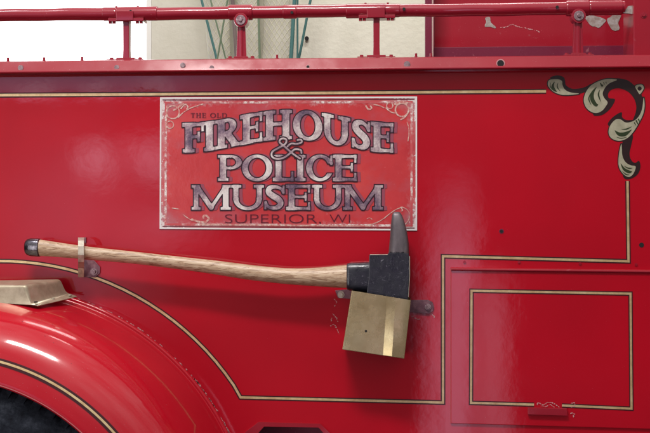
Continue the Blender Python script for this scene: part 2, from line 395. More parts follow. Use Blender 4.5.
def glyph(ch, x, y, w, h):
    """slab-serif capital in a box w x h, y up"""
    k = h/30.; s = 7.4*k; t = 3.7*k; e = 2.6*k; tk = 2.9*k
    B = lambda a, b, c, d: s_box(x, y, a, b, c, d)
    stem = lambda a, e0=e, e1=e: [B(a, 0, a+s, h), B(a-e0, 0, a+s+e1, t), B(a-e0, h-t, a+s+e1, h)]
    if ch in 'FE':
        mid = h*.47
        q = stem(e)+[B(0, h-t, w, h), B(w-tk, h-9.6*k, w, h), B(e+s, mid, w-4.5*k, mid+3.3*k), B(w-6.8*k, mid-3.6*k, w-4*k, mid+6.8*k)]
        if ch == 'E': q += [B(0, 0, w, t), B(w-tk, 0, w, 9.6*k)]
        return un(*q)
    if ch == 'I': a = (w-s)/2; return un(*stem(a, a, w-s-a))
    if ch == 'L': return un(*stem(e), B(0, 0, w, t), B(w-tk, 0, w, 11*k))
    if ch == 'T': a = (w-s)/2; return un(B(a, 0, a+s, h), B(a-e, 0, a+s+e, t), B(0, h-t, w, h), B(0, h-9*k, tk, h), B(w-tk, h-9*k, w, h))
    if ch == 'H': return un(*stem(e), *stem(w-e-s), B(e+s, h*.47, w-e-s, h*.47+3.8*k))
    if ch == 'O': return np.maximum(s_ell(x, y, w/2, h/2, w/2, h/2+.5*k), -s_ell(x, y, w/2, h/2, w/2-s, h/2-3.6*k))
    if ch in 'RPD':
        hb = h if ch == 'D' else h*.56; cx = w*.52 if ch != 'R' else w*.46; cy = h-hb/2
        rr = w-cx-(3.5*k if ch == 'R' else 0)
        ring = np.maximum(np.maximum(s_ell(x, y, cx, cy, rr, hb/2), -s_ell(x, y, cx, cy, rr-s*.95, hb/2-3.3*k)), cx-x-.3)
        q = stem(e)+[ring, B(e+s, h-3.3*k, cx+.4, h), B(e+s, h-hb, cx+.4, h-hb+3.3*k)]
        if ch == 'R': q += [s_line(x, y, [(cx+1*k, h-hb+1*k), (w-5.4*k, 3*k)], 3.4*k), B(w-9*k, 0, w, t)]
        return np.maximum(un(*q), np.maximum(-y, y-h))
    if ch == 'U':
        b = h*.44; a0, a1 = e, w-e; cx = w/2
        ring = np.maximum(np.maximum(s_ell(x, y, cx, b, (a1-a0)/2, b+.5*k), -s_ell(x, y, cx, b, (a1-a0)/2-s*.88, b-4.*k)), y-b-.2)
        return un(ring, B(a0, b, a0+s*.88, h), B(a1-s*.88, b, a1, h), B(0, h-t, s+2*e, h), B(w-s-2*e, h-t, w, h))
    if ch == 'C':
        ring = np.maximum(s_ell(x, y, w*.52, h/2, w*.52, h/2+.5*k), -s_ell(x, y, w*.54, h/2, w*.54-s, h/2-3.6*k))
        ring = np.maximum(ring, -s_box(x, y, w*.62, h*.30, w*2, h*.66))
        return un(ring, B(w-tk, h*.60, w, h-.5*k))
    if ch == 'S':
        pts = [(w-2.5*k, h*.70), (w-4.6*k, h*.84), (w*.52, h-2.3*k), (w*.25, h*.86), (w*.22, h*.70), (w*.42, h*.56), (w*.66, h*.44), (w*.79, h*.29), (w*.70, h*.14), (w*.46, 2.4*k), (w*.2, h*.13), (2.*k, h*.30)]
        rad = [1.5, 1.9, 2.4, 3.2, 3.7, 3.9, 3.9, 3.7, 3.2, 2.4, 1.9, 1.5]
        c = catmull([(*p, r*k) for p, r in zip(pts, rad)], False, 5)
        return un(s_line(x, y, [(p[0], p[1]) for p in c], [p[2] for p in c]), B(w-3*k, h*.64, w-.2*k, h-.6*k), B(0, .6*k, 2.8*k, h*.36))
    if ch == 'M':
        a = e; b = w-e-s
        q = [B(a, 0, a+s*.8, h), B(a-e, 0, a+s*.8+e, t), B(0, h-t, a+s, h), B(b, 0, b+s, h), B(b-e, 0, w, t), B(b, h-t, w, h),
             s_line(x, y, [(a+s*.55, h-2.6*k), (w/2, 3*k)], 3.1*k), s_line(x, y, [(b+s*.45, h-2*k), (w/2, 3*k)], 2.2*k)]
        return np.maximum(un(*q), np.maximum(-y, y-h))

# ================================================================ FIRE TRUCK
truck = root('fire_truck', 'glossy red side of an old fire engine with lettered sign, round fender and top rail', 'fire truck')

# --- body side with a cut-out for wheel arch and the foot recess
WC = P(0, 543, 0); wcx, wcz = WC[0], WC[2]
def arc_pt(R, deg, Y, off=0.): 
    a = math.radians(deg); return (wcx+(R*U+off)*math.cos(a), Y, wcz+(R*U+off)*math.sin(a))
recess = [(264, 426.5), (318.6, 427.5), (328, 438), (328, 462), (318, 472), (264, 472), (252, 462), (252, 440)]
xl, xr = X(-260), X(1000); zt, zb = Z(71, 0), Z(600, 0)
outer = [Vector((arc_pt(250, d, 0)[0], 0, arc_pt(250, d, 0)[2])) for d in range(-5, 186, 5)]
outer = outer+[Vector((xl, 0, outer[-1].z)), Vector((xl, 0, zt)), Vector((xr, 0, zt)), Vector((xr, 0, zb)), Vector((outer[0].x, 0, zb))]
hole = [Vector(P(*p, 0)) for p in recess]
tri = tessellate_polygon([outer, hole]); al = outer+hole
mb = MB(); mb.faces([tuple(v) for v in al], [tuple(t) for t in tri])
body = flat_fix(mb.build('body_panel', M['red'], truck))

# foot recess
mb = MB(); ro = [(258.6, 422), (320.5, 423.8), (334, 437), (334, 466), (322, 478), (258, 478), (244, 466), (243, 434)]
vf = [P(*p, -.007) for p in recess]; vo = [P(*p, -.006) for p in ro]; vb = [P(*p, .07) for p in recess]; vo0 = [P(*p, .0002) for p in ro]
k = len(ro)
mb.faces(vf+vo, [(i, (i+1) % k, k+(i+1) % k, k+i) for i in range(k)]); mb.faces(vo+vo0, [(i, (i+1) % k, k+(i+1) % k, k+i) for i in range(k)])
mb.faces(vf+vb+[], [(i, (i+1) % k, k+(i+1) % k, k+i) for i in range(k)])
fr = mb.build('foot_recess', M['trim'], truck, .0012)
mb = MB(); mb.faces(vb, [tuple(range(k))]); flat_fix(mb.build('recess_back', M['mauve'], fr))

# --- top ledge, with angled bright lip
lt, lb = Z(58.0, -.03), Z(70.3, -.035)
prof = [(-.024, lt), (-.0365, lb+.003), (-.0355, lb), (-.030, lb-.0012), (-.028, lb+.001), (-.001, lb+.001), (.10, lb+.004), (.10, lt+.001), (-.018, lt+.002)]
mb = MB(); extrude_x(mb, prof, xl, xr); ledge = mb.build('top_ledge', M['trim'], truck, .0012, 50)
def spot_chip(mb, px, py, Y, r, n_=9):
    c = P(px, py, Y); pts = []
    for q in range(n_):
        a = 2*PI*q/n_; k_ = r*U*random.uniform(.55, 1.15); pts.append((c[0]+k_*math.cos(a), Y, c[2]+k_*math.sin(a)))
    mb.faces(pts, [tuple(range(n_))])
for px, py, r, dark in ((500.5, 63.5, 3.3, 1), (21, 68, 1.9, 0), (183, 65.3, 1.7, 0), (212, 68, 1.5, 0), (117, 67.4, 1.5, 0), (308, 67, 1.4, 1), (407, 64.5, 2.3, 0)):
    mb = MB(); mb.cyl(P(px, py, -.031), (r+.9)*U, .0035, seg=20)
    h = mb.build('rivet', M['bolt'] if not dark else M['chip'], ledge, .0004)
    if dark: mb = MB(); mb.cyl(P(px, py, -.0335), r*U, .0016, seg=20); mb.build('bolt_hole', M['black'], truck)
for px, py in ((277, 55), (416, 54.5), (8, 58), (44, 57.5), (82, 58), (431, 52)):
    c = P(px, py, .0); mb = MB(); mb.cyl((c[0], 0, lt), 1.3*U, .0125, 'z', 10); mb.cyl((c[0], 0, lt+.002), 2.2*U, .003, 'z', 12)
    mb.build('stud', M['rail'], ledge)

# --- handrail
RY = .02; rz = Z(11.5, RY); xr0 = X(-260, RY); x624 = X(624, RY)
mb = MB()
pts = []; rad = []
base_r = 6.5*U
for k in range(140):
    px = -260+k*(884/139.); pts.append((X(px, RY), RY+.0008*math.sin(px*.05), rz+.0009*math.sin(px*.021+1)+.0004*math.sin(px*.11)))
    rad.append(base_r*(1+.012*math.sin(px*.09)))
mb.tube(pts, rad, 28); rail = mb.build('handrail', M['rail'], truck)
def sleeve(x0, x1, r=7.4, bolts=()):
    mb = MB(); a, b_ = X(x0, RY), X(x1, RY); R = r*U
    mb.tube([(a, RY, rz), (a+.003, RY, rz), (b_-.003, RY, rz), (b_, RY, rz)], [R*.94, R, R, R*.94], 28)
    o_ = mb.build('coupling', M['rail'], rail, .0008)
for x0, x1, r in ((103, 117, 7.0), (117, 158, 7.3), (229, 253, 7.9), (283, 297, 7.0), (346, 386, 7.4), (384, 400, 6.9), (566, 589, 7.9), (589, 622, 7.4)): sleeve(x0, x1, r)
for px, dy in ((131, -1), (292, 2), (376, 1), (404, 0), (557, 0)):
    mb = MB(); c = (X(px, RY-.015), RY-base_r-.0012, rz-dy*U); mb.cyl(c, 1.5*U, .0032, seg=12)
    mb.build('set_screw', M['black'], rail)
# grey end tab
mb = MB(); mb.prism([(623, 13), (628.5, 6), (632.5, 5.5), (632.5, 14)], .012, .02); mb.build('end_tab', M['peel'], rail)

def stanchion(px, kind):
    x = X(px, RY); mb = MB()
    zt_ = rz-base_r*.6; zb_ = lt+.001
    if kind == 'tee':
        mb.loft([[(x+a*wd, RY+b_*.010, z) for a, b_ in ((-1,-1),(-1,1),(1,1),(1,-1))] for wd, z in ((.0085, zb_), (.0080, zb_+.008), (.0072, zb_+.03), (.0075, zt_-.012), (.013, zt_-.002), (.018, zt_+.004))])
        mb.box(x-.041, x+.044, RY-.0185, RY+.0185, rz-.0205, rz-.012)       # clamp flange
        mb.box(x-.022, x+.020, RY-.020, RY+.020, rz-.019, rz+.004)
    else:
        mb.loft([[(x+a*wd, RY+b_*.011, z) for a, b_ in ((-1,-1),(-1,1),(1,1),(1,-1))] for wd, z in ((.0150, zb_), (.0125, zb_+.006), (.0112, zb_+.03), (.0092, zt_-.02), (.0100, zt_-.006))])
        mb.box(x-.004, x+.004, RY-.0135, RY-.010, zb_+.004, zt_-.014)        # raised rib
        mb.cyl((x, RY+.014, rz-.021), .0165, .034, seg=28)                       # knuckle
        mb.loft([[(x+a*wd, RY+b_*.012, z) for a, b_ in ((-1,-1),(-1,1),(1,1),(1,-1))] for wd, z in ((.012, rz-.024), (.021, rz-.012), (.024, rz-.004))])
    o_ = mb.build('stanchion', M['rail'], truck, .0018)
    w_ = {'tee': .044, 'knuckle': .034}[kind]
    mb = MB(); mb.box(x-w_, x+w_, RY-.024, RY+.024, lt+.0015, lt+.0065); mb.box(x-w_*.5, x+w_*.5, RY-.018, RY+.018, lt+.006, lt+.0105)
    mb.build('base_flange', M['rail'], o_, .0014)
    for sx in (-1, 1):
        mb = MB(); mb.cyl((x+sx*w_*.78, RY-.010, lt+.006), .0052, .0055, 'z', 6, .0046); mb.cyl((x+sx*w_*.78, RY-.010, lt+.0055), .0075, .002, 'z', 14)
        mb.build('bolt', M['rail'], o_)
        if kind == 'tee':
            mb = MB()
            for q in (0, 1): mb.cyl((x+sx*(.028+q*.009), RY-.012, rz-.0255), .0042, .006, 'z', 6)
            mb.build('clamp_nut', M['rail'], o_)
            mb = MB(); mb.cyl((x+sx*.026, RY, rz+base_r+.0005), .003, .003, 'z', 8); mb.build('bolt_tip', M['rail'], o_)
    if kind != 'tee':
        mb = MB(); mb.cyl((x, RY-.0195, rz-.021), .0115, .003, seg=24); mb.cyl((x, RY-.022, rz-.021), .0055, .0035, seg=12, r2=.004); mb.build('pivot_bolt', M['bolt'], o_, .0006)
for px, kd in ((127, 'tee'), (242, 'knuckle'), (376.5, 'tee'), (577.5, 'knuckle')): stanchion(px, kd)

# --- rear compartment side behind the rail, pole and corner post
CY = .24
xa, xb = X(433.5, CY), X(700, CY)
mb = MB(); mb.box(xa, xb, CY, CY+.35, lt-.05, Z(-80, CY)); comp = mb.build('upper_compartment', M['trim'], truck, .003)
mb = MB(); mb.box(xa-.002, xa+.0015, CY-.004, CY+.0, lt, Z(-80, CY)); mb.build('corner_highlight_edge', M['chip'], comp)  # pale strip paints in the highlight along the corner
mb = MB(); mb.box(xa, xb, .1, CY-.001, lt-.05, lt-.046+.0); mb.box(xa, xb, CY-.022, CY-.0005, lt-.04, Z(46.3, CY-.022, 530)); mb.build('lower_shade_band', M['mauve'], comp, .002)  # dark purple band in place of the deck's shadow
for pts in ([(485.5, 18), (490, 17.2), (491, 22.5), (496, 28), (490, 27), (484.8, 26.5), (486, 22)],
            [(585, 16.6), (594, 15.7), (605.5, 19.4), (603.5, 24), (599, 27.7), (596, 26.8), (591.5, 25.9), (587, 21)],
            [(611, 16.6), (614.7, 13.9), (621, 15.7), (618.4, 22), (619.3, 29.6), (613.8, 30.5), (610, 26.8), (607, 20)]):
    mb = MB(); q = catmull(pts, True, 4); mb.prism([(a[0]+random.uniform(-.3, .3), a[1]+random.uniform(-.3, .3)) for a in q], CY-.0012, CY-.0002); mb.build('peeled_patch', M['peel'], comp)
for pl in ([(500, 27.5), (506, 27), (512, 24.5), (516, 26), (524, 28), (534, 30), (540, 32)], ):
    mb = MB(); flakes(mb, pl, 1., CY-.0008); flat_fix(mb.build('flaked_paint', M['chip'], comp))['kind'] = 'stuff'
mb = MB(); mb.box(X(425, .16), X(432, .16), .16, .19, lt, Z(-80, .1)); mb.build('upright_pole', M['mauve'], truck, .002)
mb = MB(); mb.box(X(633.5, .0), X(720, .0), .0, .12, lt+.001, Z(-80, .0)); post = mb.build('corner_post', M['trim'], truck, .003)
mb = MB(); mb.bolt(643.5, 15, .0, 2.2, .004); mb.build('bolt', M['rail'], post)

# --- top gold line + stripes on the body side
pinstripe('pinstripe', [(-250, 96.6), (160, 94.2), (546, 91.3)], truck, 2.6, 5.0)
arc = [(282*math.cos(math.radians(a)), 543-282*math.sin(math.radians(a))) for a in range(175, 31, -3)]+[(240.5, 397.3)]
pinstripe('pinstripe', arc+[(443, 402.5), (443, 256.2), (628.5, 261.3), (627.5, 181)], truck, 2.3, 4.7)
# --- compartment door on the right
DY = -.005
dpts = [(450.5, 267.5), (720, 270.5), (720, 431), (450.5, 423.5)]
mb = MB(); mb.prism(dpts, DY, -.0003); door = mb.build('compartment_door', M['red'], truck, .0022, 50)
mb = MB(); mb.tube([P(451, 269.3, DY-.0015), P(720, 272.6, DY-.0015)], 1.5*U, 14)
mb.build('hinge', M['trim'], door, 0)
for k in range(12):
    mb = MB()
    px = 462+k*23.5; py = 269.3+(px-451)*.0123
    c = P(px, py, DY); c2 = P(px+.8, py, DY); mb.tube([P(px, py, DY-.0015), P(px+.9, py, DY-.0015)], 1.72*U, 14)
    mb.build('hinge_knuckle', M['trim'], door)
for px, py in ((464.5, 262), (519, 262), (580, 263.4), (636, 264.5)):
    mb = MB(); mb.cyl(P(px, py, -.0002), 1.4*U, .0018, seg=12); mb.build('screw', M['trim'], truck)
pinstripe('pinstripe', [(534, 404.6), (471, 402.8), (471.5, 290.7), (630.5, 293.6), (631.5, 408.6), (562, 405.4)], door, 2.2, 4.4, DY)
mb = MB(); mb.prism([(528, 407.6), (567, 408.6), (568, 416), (528, 414.6)], DY-.008, DY-.0002); lat = mb.build('latch', M['trim'], door, .0015)
mb = MB(); 
for pl in ([(537, 404.5), (539, 402.6), (543, 404.5), (548, 402.4), (552, 402.8), (557, 405.5), (559, 407)], [(541, 405.6), (546, 406.4), (550, 404.6), (554, 407)], [(571, 404), (574, 402.5), (575, 406), (571.5, 407)], [(571, 413), (574.6, 413.5), (573, 417)]):
    mb = MB(); flakes(mb, pl, 1.1, DY-.0014); flat_fix(mb.build('flaked_paint', M['chip'], door))['kind'] = 'stuff'
# panel hole and other dings
mb = MB(); mb.cyl(P(501.5, 231.3, 0), 2.5*U, .0006, seg=16); q = mb.build('bolt_hole', M['mauve'], truck)
mb = MB(); mb.cyl(P(501.5, 231.3, -.0006), 1.6*U, .0006, seg=16); mb.build('bolt_hole', M['black'], truck)
mb = MB(); mb.cyl(P(641.5, 245, -.0002), 2.4*U, .0006, seg=16); mb.build('bolt_hole', M['black'], truck)

# --- fender
ctrl = [(262.5, .0), (262, -.010), (258.2, -.0135), (257.2, -.05), (255.2, -.12), (251.5, -.19), (245.5, -.245), (236, -.285), (224, -.310), (210, -.325), (197, -.333), (191.5, -.335), (189.5, -.331), (190, -.31)]
fp = catmull(ctrl, False, 5); fp = [(float(a[0]), float(a[1])) for a in fp]
mb = MB(); degs = [-8+196*k/150 for k in range(151)]
mb.loft([[arc_pt(R, d, Y) for R, Y in fp] for d in degs], cap=False, closed=False)
fender = mb.build('fender', M['fender'], truck, 0, 60)
sk = fender.modifiers.new('thickness', 'SOLIDIFY'); sk.thickness = .003; sk.offset = 0; wn(fender)
FR = np.array([p[0] for p in fp[10:]][::-1]); FY = np.array([p[1] for p in fp[10:]][::-1])
def fY(R): return float(np.interp(R, FR[::1] if FR[0] < FR[-1] else FR[::-1], FY))
sel = [(r, y) for r, y in fp if -.3345 < y < -.05 and r > 192]; sel.sort(); SR = [a[0] for a in sel]; SY = [a[1] for a in sel]
def fY(R): return float(np.interp(R, SR, SY))
def fring(mb, Ra, Rb, off, d0=-8, d1=188, n_=110, sub=3):
    for j in range(sub):
        r0 = Ra+(Rb-Ra)*j/sub; r1 = Ra+(Rb-Ra)*(j+1)/sub
        A = [arc_pt(r0, d0+(d1-d0)*k/n_, fY(r0)-off*.8, off*.6) for k in range(n_+1)]; B_ = [arc_pt(r1, d0+(d1-d0)*k/n_, fY(r1)-off*.8, off*.6) for k in range(n_+1)]
        mb.faces(A+B_, [(k, k+1, n_+2+k, n_+1+k) for k in range(n_)])
mb = MB(); fring(mb, 206.8, 212.8, .0026); mb.mi = 1; fring(mb, 208.9, 210.8, .0032)
flat_fix(mb.build('pinstripe', None, fender, mats=[M['dark'], M['gold']]))
# flaked seam along the fender flange
mb = MB()
for k in range(150):
    d = random.uniform(22, 92) if k % 3 else random.uniform(24, 40); R = 263.2+random.gauss(0, .5); c = arc_pt(R, d, -.0012); r = random.uniform(.25, .95)*U
    ta = math.radians(d+90); L = r*random.uniform(1, 3)
    mb.faces([(c[0]+math.cos(ta)*L, -.0012, c[2]+math.sin(ta)*L), (c[0]+math.cos(ta+1.6)*r, -.0012, c[2]+math.sin(ta+1.6)*r), (c[0]-math.cos(ta)*L, -.0012, c[2]-math.sin(ta)*L), (c[0]-math.cos(ta+1.4)*r*.8, -.0012, c[2]-math.sin(ta+1.4)*r*.8)], [(0, 1, 2, 3)])
flat_fix(mb.build('flaked_seam', M['chip'], fender))['kind'] = 'stuff'
mb = MB(); A = []; 
for Rr, y0, y1 in ((249.5, -.0, .30),):
    mb.loft([[arc_pt(Rr, d, y) for y in (y0+.004, y1)] for d in range(-8, 190, 6)], cap=False, closed=False)
mb.loft([[arc_pt(R_, d, .30) for R_ in (20, 250)] for d in range(-8, 190, 6)], cap=False, closed=False)
mb.build('wheel_well', M['well'], truck)

# --- wheel
def lathe(mb, prof, n_=96):
    mb.loft([[(wcx+r*U*math.cos(a), y, wcz+r*U*math.sin(a)) for r, y in prof] for a in [2*PI*k/n_ for k in range(n_)]]+[[(wcx+r*U, y, wcz) for r, y in prof]], cap=False, closed=False)
whl = MB(); lathe(whl, [(14, -.235), (40, -.235), (44, -.20), (90, -.19), (106, -.215), (112, -.245), (115, -.245), (116, -.1), (60, -.08), (14, -.08)])
wheel = whl.build('wheel', M['trim'], truck)
t = MB(); lathe(t, [(113, -.24), (120, -.262), (135, -.278), (150, -.284), (153, -.288), (156, -.284), (164, -.280), (172, -.268), (177, -.250), (178, -.235), (173, -.233), (173, -.222), (178, -.220), (178.5, -.17), (173, -.168), (173, -.158), (178.5, -.156), (178, -.10), (172, -.07), (150, -.055), (120, -.07)])
for k in range(72):
    a = 2*PI*k/72; ca, sa = math.cos(a), math.sin(a)
    def q(r, tt, y): return (wcx+r*U*ca-tt*sa, y, wcz+r*U*sa+tt*ca)
    t.faces([q(r, tt, y) for r, y in ((168, -.2755), (179.5, -.249), (179.5, -.236), (168, -.24)) for tt in (-.010, .010)], [(0, 1, 3, 2), (2, 3, 5, 4), (4, 5, 7, 6), (0, 2, 4, 6), (1, 7, 5, 3)])
t.build('tyre', M['tyre'], wheel, 0, 30)

# --- brass step on the fender crown
yb, yf = -.03, -.172
A = {'tl': P(-60, 281.6, yb), 'tr': P(60, 279.2, yb), 'fr': P(26, 285, yf), 'fl': P(-60, 285, yf),
     'br': P(66, 292.5, yb), 'bf': P(31, 301.5, yf), 'blf': P(-60, 300.5, yf), 'or': P(77, 296.2, yb), 'of': P(38, 305.5, yf),
     'lf0': P(-60, 304.5, yf-.012), 'lf1': P(30, 307, yf-.012)}
kk = list(A); ix = {a: i for i, a in enumerate(kk)}
mb = MB(); mb.faces([A[a] for a in kk], [[ix[a] for a in f] for f in (('tl', 'tr', 'fr', 'fl'), ('tr', 'br', 'bf', 'fr'), ('br', 'or', 'of', 'bf'), ('fl', 'fr', 'bf', 'blf'))])
step = mb.build('brass_step', M['stepbrass'], truck, .0085, 60, None, 4)
sk = step.modifiers.new('thickness', 'SOLIDIFY'); sk.thickness = .0025; sk.offset = -1; wn(step)
for px, py, Y, dk in ((36, 302.5, -.165, 1), (53, 299.3, -.10, 0), (70, 295.4, -.045, 0)):
    mb = MB(); c = P(px, py, Y); mb.cyl((c[0], c[1], c[2]-.0005), .004, .003, 'z', 14); mb.build('rivet', M['black'] if dk else M['clipmetal'], step)
mb = MB()
for k in range(60):
    a = random.uniform(58, 96); R = random.choice([256.8, 255, 248, 240]); 
    if random.random() < .5: R = 243+random.gauss(0, 5)
    c = arc_pt(R, a, fY(R)-.001, .0012); r = random.uniform(.2, .6)*U
    mb.faces([(c[0]+r*math.cos(q), c[1]-r*.5*math.sin(q), c[2]+r*math.sin(q)*.8) for q in (0, 1.2, 2.5, 3.8, 5.1)], [(0, 1, 2, 3, 4)])
mb.build('paint_chips', M['chip'], fender)['kind'] = 'stuff'

# --- lettered sign
mb = MB(); sc = [(161, 98), (416.3, 97), (416.3, 230), (160.5, 228.5)]
mb.prism(sc, -.0012, 0.0003); sign = mb.build('lettered_sign', M['sign'], truck)
mb = MB(); ribbon(mb, [(160.8, 98.2), (416.3, 97.2), (416.3, 229.8), (160.3, 228.2)], 1.5, -.0018, True); flat_fix(mb.build('white_border', M['white'], sign))
mb = MB(); ribbon(mb, [(162.6, 100), (414.6, 99.2)], 1.0, -.0016); ribbon(mb, [(162.4, 226.4), (414.6, 228)], .8, -.0016); flat_fix(mb.build('border_shade', M['signdark'], sign))
mb = MB(); ribbon(mb, [(166, 102.6), (411.5, 102.0), (411.5, 225.6), (165.5, 224.4)], 2.2, -.0016, True); flat_fix(mb.build('worn_frame', M['frame_wear'], sign))
def scr(x, y):
    L = lambda pts, r, c=False: s_line(x, y, [tuple(p) for p in catmull(pts, c, 6)]+([tuple(pts[0])] if c else []), r)
    circ = lambda cx, cy, r, wd: np.abs(np.hypot(x-cx, y-cy)-r)-wd
    d = [circ(172.8, 112.2, 6.4, .65), circ(170, 124.7, 3.6, .5), L([(178, 117.5), (184, 112), (192, 107.5), (203, 104)], .5), L([(181, 108.5), (185, 104.5), (188, 106.8), (186.5, 109)], .6),
         L([(174, 110), (178, 107.5), (183, 103.5)], .9), L([(166, 130), (166.5, 118), (167, 106)], .6),
         circ(402, 109.8, 6.6, .75), circ(389.7, 105.6, 3.1, .55), L([(396, 113), (391, 112), (386, 108)], .6), L([(384, 107.8), (379, 105.5), (374, 104.5)], .6), L([(366, 106), (368.5, 109.3), (371.5, 108.2), (370.5, 106)], .8),
         L([(395, 104), (401, 101.8), (407, 103)], 1.0), L([(401, 119.5), (405, 117), (409, 111)], .7), L([(407, 122), (409, 130), (408, 141)], .4),
         L([(192, 219.5), (199, 221.8), (205.5, 222), (208.5, 219), (207, 216), (203.8, 215.8), (203.6, 218)], 1.0),
         L([(183, 214.5), (187, 217.5), (192, 220.5)], .45), L([(172, 208), (179, 209)], .4), L([(200, 224.4), (250, 225), (330, 225.6), (372, 225.8)], .75),
         L([(367, 225), (376, 222.8), (383, 219), (390, 213.5), (396, 209.5), (402, 207.2)], .42), L([(402, 207), (407, 209.5), (409.5, 214), (408.5, 220), (405, 224.5)], .4), L([(401, 207), (402.5, 210.5), (401, 211)], .5),
         L([(367, 218.8), (369.5, 217.8), (372, 219.2)], .35)]
    r = d[0]
    for q in d[1:]: r = np.minimum(r, q)
    return r
so = sdf_mesh('corner_scrolls', scr, (162, 99, 414, 228), .5, -.0020, M['scroll'], sign)
def bline(x): u_ = np.clip((x-289.)/105., -1.15, 1.15); return 139.3+6.7*(1-np.cos(PI*u_))
words = [('FIREHOUSE', [(182.5, 204), (203.8, 215), (215, 240), (240.2, 262.4), (263.2, 292.2), (292.8, 322.5), (321.5, 350.6), (351.6, 370.6), (370.8, 393.3)], None, 29.6),
         ('POLICE', [(217.6, 242), (241.8, 272.5), (273, 293.6), (294.8, 305.8), (306, 332.6), (333, 356.6)], 181.0, 26.2),
         ('MUSEUM', [(191.4, 231), (231, 264.2), (264.2, 285), (286.2, 310.2), (311.8, 343.4), (342.8, 383.2)], 210.0, 25.2)]
def wordfn(w_):
    txt, bx, base, h = w_
    def fn(x, y):
        d = np.full(x.shape, 99.)
        b_ = bline(x) if base is None else base
        for ch, (a, c) in zip(txt, bx):
            sl = (x > a-7) & (x < c+7)
            if not sl.any(): continue
            yy = (b_-y)
            d = np.minimum(d, np.where(sl, glyph(ch, x-a, yy, c-a, h), 99.))
        return d
    return fn
amp1 = catmull([(300, 158.5), (292, 153), (284, 146), (279.5, 142), (281.5, 138.6), (286, 139.3), (285.5, 143.6), (279, 147.6), (272.5, 151.6), (272, 156.4), (277, 158.9), (284, 157.5), (290.5, 152.8), (295, 149.2), (300.5, 150), (301.5, 153)], False, 6)
amp2 = catmull([(287.5, 146.5), (291, 143.6), (297, 143.8), (301.5, 142.3), (301, 139.8), (297.5, 140)], False, 6)
def ampfn(x, y): return np.minimum(s_line(x, y, [tuple(p) for p in amp1], .85), s_line(x, y, [tuple(p) for p in amp2], .8))
for w_ in words:
    f = wordfn(w_); bb = (w_[1][0][0]-3, 106, w_[1][-1][1]+7, 157) if w_[2] is None else (w_[1][0][0]-3, w_[2]-31, w_[1][-1][1]+7, w_[2]+3)
    rs = .34
    sdf_mesh('letter_shade', lambda x, y: f(x-3.4, y+.2), bb, .5, -.0022, M['mauveshade'], sign, .5)
    sdf_mesh('letter_outline', f, bb, rs, -.0026, M['letterdark'], sign, .8)
    sdf_mesh('lettering', f, bb, rs, -.0030, M['letter'], sign, -.30)
sdf_mesh('letter_outline', ampfn, (268, 134, 306, 163), .3, -.0034, M['letterdark'], sign, 1.25)
sdf_mesh('lettering', ampfn, (268, 134, 306, 163), .3, -.0038, M['letter'], sign, 0)
small = ('THEOLD', [(190.8, 195), (196, 201), (202, 206), (210, 216), (216.8, 221), (221.8, 227)], 117.6, 4.7)
KS[0] = .15
sdf_mesh('lettering', wordfn(small), (188, 110, 229, 120), .12, -.0026, M['signdark'], sign, -.05)
KS[0] = 1.3
def textmesh(body, x0, x1, y0, y1, Y, m, parent, thin=0.):
    cu = bpy.data.curves.new('t', 'FONT'); cu.body = body; cu.size = 1; cu.offset = thin; cu.resolution_u = 6
    to = bpy.data.objects.new('t', cu); COL.objects.link(to); bpy.context.view_layer.update()
    me = bpy.data.meshes.new_from_object(to.evaluated_get(bpy.context.evaluated_depsgraph_get()))
    bpy.data.objects.remove(to)
    v = np.array([q.co[:] for q in me.vertices]); mn, mxx = v.min(0), v.max(0)
    px = np.stack([x0+(v[:, 0]-mn[0])/(mxx[0]-mn[0])*(x1-x0), y1-(v[:, 1]-mn[1])/(mxx[1]-mn[1])*(y1-y0)], 1)
    W = PV(px, Y); me.vertices.foreach_set('co', W.ravel()); me.materials.clear(); me.update()
    return flat_fix(finish('lettering', me, m, parent))
textmesh('SUPERIOR,', 225, 321, 214.2, 224.6, -.0024, M['signdark'], sign, -.016)
textmesh('WI', 329.5, 350, 214.4, 222.6, -.0024, M['signdark'], sign, -.016)

# --- painted scrollwork, upper right
cream = [
 [(549.8, 79.8), (557.3, 79.2), (561.9, 81), (562.5, 85), (564.8, 89.4), (570, 92.3), (579.2, 93.7), (568.8, 95), (560.8, 94.6), (553.8, 91.8), (549, 87.3), (547.8, 83.3)],
 [(617, 79.8), (607.3, 79), (598, 81.5), (590.5, 86), (585.8, 92.5), (583.8, 100), (585.8, 107), (590.8, 111.6), (596.5, 113), (602, 110.8), (606, 106), (607.6, 102.2), (604.4, 98.2), (602.7, 93.5), (605, 87.9), (609.6, 83.2)],
 [(643.6, 97.5), (644.6, 105), (643.2, 114), (638.8, 123), (634, 131), (627.5, 138), (619.4, 140.8), (611.8, 138.5), (608.6, 133), (610, 126), (615, 120), (620, 119.2), (626, 122.6), (633.5, 121), (638.6, 116.6), (642.2, 108.5)],
 [(621.2, 144), (619, 153.8), (618.6, 165), (622, 172.6), (628, 177), (632.8, 174.5), (635.4, 169), (635.2, 166), (630.7, 165.3), (625.4, 162), (622.3, 155.4), (621.9, 148)]]
cream = [[tuple(p) for p in catmull(q, True, 5)] for q in cream]
